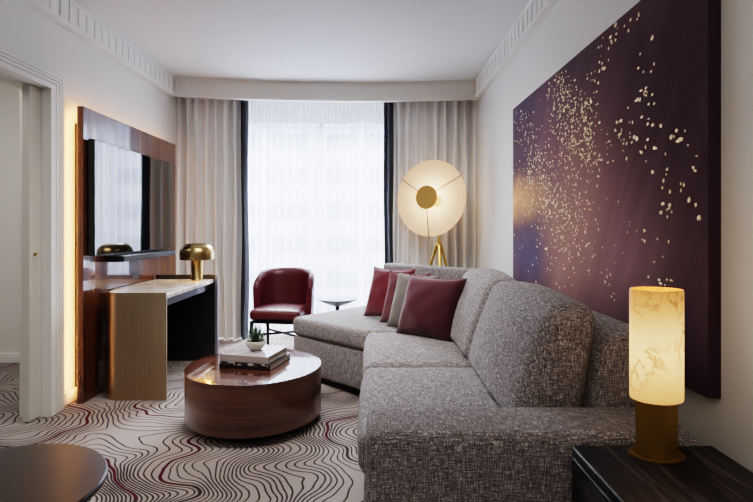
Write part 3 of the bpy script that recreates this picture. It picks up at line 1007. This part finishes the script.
def flake(y, z, s):
    s *= 0.9
    if not (0.015 < y < Wd - 0.015 and 0.015 < z < Hd - 0.015):
        return
    n = rnd.randint(5, 7)
    a0 = rnd.uniform(0, 6.28)
    el = rnd.uniform(0.75, 1.25)
    tilt = rnd.uniform(-0.3, 0.3)
    vs = []
    for k in range(n):
        a = a0 + 2 * PI * k / n
        r = s * rnd.uniform(0.7, 1.15)
        dy, dz = r * math.cos(a) * 1.25 / el, r * math.sin(a) * el
        vs.append(bm.verts.new((-0.0035 + tilt * dy * 0.5, y + dy, z + dz)))
    top = bm.verts.new((-0.0055, y, z))
    for k in range(n):
        bm.faces.new((vs[k], vs[(k + 1) % n], top))
def at(px, py):   # picture of the canvas surface: far edge .. near edge
    D = 490 * PX / (px - 374.0)
    return (D - PY0, 1.21 - (py - 228) / 490 * D - PZ0)
def cluster(n, p0, p1, sp, s0, s1):
    for _ in range(n):
        k = rnd.random()
        px = p0[0] + (p1[0] - p0[0]) * k + rnd.gauss(0, sp[0])
        py = p0[1] + (p1[1] - p0[1]) * k + rnd.gauss(0, sp[1])
        if px < 513.8:
            continue
        y, z = at(px, py)
        flake(y, z, rnd.uniform(s0, s1))
S0, S1 = 0.0032, 0.0082
cluster(170, (556, 78), (570, 118), (7, 8), S0, S1)
cluster(200, (560, 120), (584, 165), (11, 12), S0, S1)
cluster(110, (583, 100), (592, 150), (4, 12), S0, S1)
cluster(170, (522, 125), (540, 175), (7, 14), S0, S1)
cluster(240, (545, 165), (568, 265), (9, 16), S0, S1)
cluster(170, (520, 178), (556, 215), (8, 12), S0, S1)
cluster(110, (565, 170), (588, 240), (8, 16), S0, S1)
cluster(40, (518, 215), (560, 290), (12, 14), S0, S1)
cluster(24, (590, 118), (602, 60), (3, 8), S0, 0.012)
cluster(12, (602, 60), (618, 26), (3, 5), S0, 0.011)
cluster(20, (598, 168), (626, 124), (5, 6), 0.004, 0.009)
cluster(12, (618, 118), (630, 150), (5, 10), 0.005, 0.010)
cluster(16, (634, 120), (652, 90), (7, 11), 0.005, 0.009)
cluster(8, (648, 118), (640, 50), (7, 14), 0.005, 0.009)
cluster(5, (632, 20), (628, 30), (4, 7), 0.005, 0.009)
cluster(9, (668, 130), (694, 146), (4, 4), 0.005, 0.010)
cluster(3, (690, 164), (702, 160), (3, 4), 0.005, 0.008)
cluster(12, (637, 138), (672, 172), (8, 10), 0.005, 0.009)
cluster(15, (668, 172), (664, 242), (4, 10), 0.005, 0.009)
cluster(3, (690, 200), (704, 216), (5, 8), 0.006, 0.009)
cluster(3, (644, 242), (650, 236), (3, 4), 0.005, 0.009)
cluster(9, (606, 268), (614, 300), (4, 8), 0.004, 0.009)
cluster(6, (660, 270), (668, 290), (4, 6), 0.005, 0.009)
cluster(22, (580, 190), (640, 260), (16, 24), 0.003, 0.007)
for px, py, s in ((653, 38, 0.012), (655, 64, 0.008), (641, 54, 0.008), (639, 68, 0.008), (635, 137, 0.011), (655, 148, 0.010), (700, 218, 0.010), (690, 200, 0.012)):
    y, z = at(px, py)
    flake(y, z, s)
gf = obj('gold_flakes', bm, GOLD, t, None, 'scattered gold leaf flakes'); gf['kind'] = 'stuff'

# ------------------------------------------------------------------ side table and alabaster lamp
ZT = 0.602
t = thing('side_table', 'black wood side table holding the alabaster lamp beside the sofa arm', 'side table', (0.75, 1.11, 0))
bm = B(); box(bm, (-0.198, -0.26, ZT - 0.03), (0.195, 0.26, ZT), 0.003, 1); obj('tabletop', bm, BLACKOAK, t, 30)
for x0, x1 in ((-0.198, -0.168), (0.165, 0.195)):
    bm = B(); box(bm, (x0, -0.26, 0.0), (x1, 0.26, ZT - 0.0302), 0.003, 1); obj('side_panel', bm, BLACKOAK, t, 30)
bm = B(); box(bm, (-0.1678, 0.235, 0.04), (0.1648, 0.258, ZT - 0.0302)); obj('back_panel', bm, BLACKOAK, t)
bm = B(); box(bm, (-0.1678, -0.25, 0.20), (0.1648, 0.2348, 0.222)); obj('shelf', bm, BLACKOAK, t)

t = thing('table_lamp', 'lit oval alabaster lamp on an antique brass base on the black side table', 'table lamp', (0.756, 1.312, ZT))
bm = B(); lathe(bm, [(0, 0.0005), (0.070, 0.0005), (0.071, 0.003), (0.070, 0.007), (0, 0.008)], 64, 1.0, 0.74); obj('base_plate', bm, DARKBRASS, t, 40)
bm = B(); lathe(bm, [(0, 0.0082), (0.056, 0.0082), (0.056, 0.150), (0, 0.150)], 8, 1.0, 0.74)
bmesh.ops.rotate(bm, verts=bm.verts, cent=(0, 0, 0), matrix=Matrix.Rotation(0.0, 3, 'Z'))
obj('stem', bm, DARKBRASS, t)
bm = B(); lathe(bm, [(0, 0.1505), (0.061, 0.1505), (0.0662, 0.153), (0.0672, 0.158), (0.0672, 0.440), (0.0657, 0.4445), (0.062, 0.445), (0.060, 0.440), (0.060, 0.43), (0, 0.43)], 64, 1.0, 0.78); obj('shade', bm, ALAB, t, 40)

# ------------------------------------------------------------------ dark round table in the near left corner
t = thing('round_table', 'dark round table near the doorway, its top cut off by the left photo edge', 'table', (-1.055, 1.325, 0))
bm = B(); lathe(bm, [(0, 0.478), (0.285, 0.478), (0.295, 0.484), (0.295, 0.495), (0.29, 0.5), (0, 0.5)], 96); obj('tabletop', bm, ESPRESSO, t, 30)
bm = B(); lathe(bm, [(0, 0.4778), (0.05, 0.4778), (0.035, 0.42), (0.03, 0.03), (0, 0.03)], 32); obj('stem', bm, BLACKMETAL, t, 40)
bm = B(); lathe(bm, [(0, 0.0), (0.2, 0.0), (0.2, 0.012), (0.04, 0.03), (0, 0.03)], 64); obj('base', bm, BLACKMETAL, t, 40)

# ------------------------------------------------------------------ light
W = bpy.data.worlds.new('sky'); SC.world = W; W.use_nodes = True
bg = W.node_tree.nodes['Background']
bg.inputs[0].default_value = C(214, 224, 245)
bg.inputs[1].default_value = 6.0
WARM = C(255, 176, 104)
COOL = (0.90, 0.95, 1.0)
# skylight pouring down onto the window from outside
area('sky_light', (-0.65, 8.6, 4.9), (math.radians(-52), 0, 0), 5.0, 3.6, 3600, COOL)
sun = bpy.data.lights.new('sun', 'SUN'); sun.energy = 2.6; sun.angle = 0.05; sun.color = (1, 0.97, 0.93)
so = bpy.data.objects.new('sun', sun); COL.objects.link(so)
so.rotation_euler = Vector((0.5, 0.72, -0.6)).to_track_quat('-Z', 'Y').to_euler()
# added soft fill areas, out of view, not fittings of the room
area('living_fill', (-0.45, 2.75, 2.68), (math.radians(28), 0, 0), 1.4, 0.8, 30, (1, 0.97, 0.94), math.radians(125))  # unseen fill, tilted to brighten the drapes and sofa
area('suite_fill', (-0.6, -0.6, 2.74), (0, 0, 0), 2.4, 2.0, 17, (1, 0.97, 0.94))  # unseen fill added behind the viewer
area('hall_fill', (-3.2, 2.6, 2.74), (0, 0, 0), 0.9, 0.9, 18, (1, 0.98, 0.97))  # unseen fill added to brighten the adjoining room
# glow behind the media panel
area('edge_glow_near', (-2.052, 3.405, 1.03), (0, math.radians(90), 0), 1.95, 0.03, 4.5, WARM)
area('edge_glow_far', (-2.052, 4.905, 1.03), (0, math.radians(90), 0), 1.95, 0.03, 2.5, WARM)
area('edge_glow_drape', (-2.085, 4.945, 1.03), (math.radians(90), 0, PI), 0.05, 1.95, 1.0, WARM)
area('edge_glow_top', (-2.052, 4.15, 2.01), (0, math.radians(90), 0), 0.03, 1.45, 2.2, WARM)
# lamps
wl = discM @ Vector((0, -0.085, 0))
point('disc_lamp_light', (0.665 + wl.x, LY + wl.y, wl.z), 1.0, C(255, 204, 140), 0.04)
point('desk_lamp_light', (-1.575, 4.36, 0.745 + 0.24), 0.0, WARM, 0.03)
for k in range(4):
    a = PI / 4 + k * PI / 2
    point('desk_lamp_light', (-1.575 + 0.085 * math.cos(a), 4.36 + 0.085 * math.sin(a), 0.745 + 0.235), 1.1, C(255, 200, 130), 0.02)
point('alabaster_lamp_light', (0.756, 1.312, ZT + 0.50), 0.45, C(255, 206, 140), 0.04)

# ------------------------------------------------------------------ camera
cd = bpy.data.cameras.new('camera')
cd.sensor_width = 36.0
cd.lens = 490.0 / 753.0 * 36.0
cd.shift_x = 2.5 / 753.0
cd.shift_y = -23.0 / 753.0
cd.clip_start = 0.05
cam = bpy.data.objects.new('camera', cd)
cam.location = (0, 0, 1.21)
cam.rotation_euler = (math.radians(90), 0, 0)
COL.objects.link(cam)
SC.camera = cam
SC.view_settings.view_transform = 'Filmic'
SC.view_settings.look = 'High Contrast'
SC.view_settings.exposure = 0.45
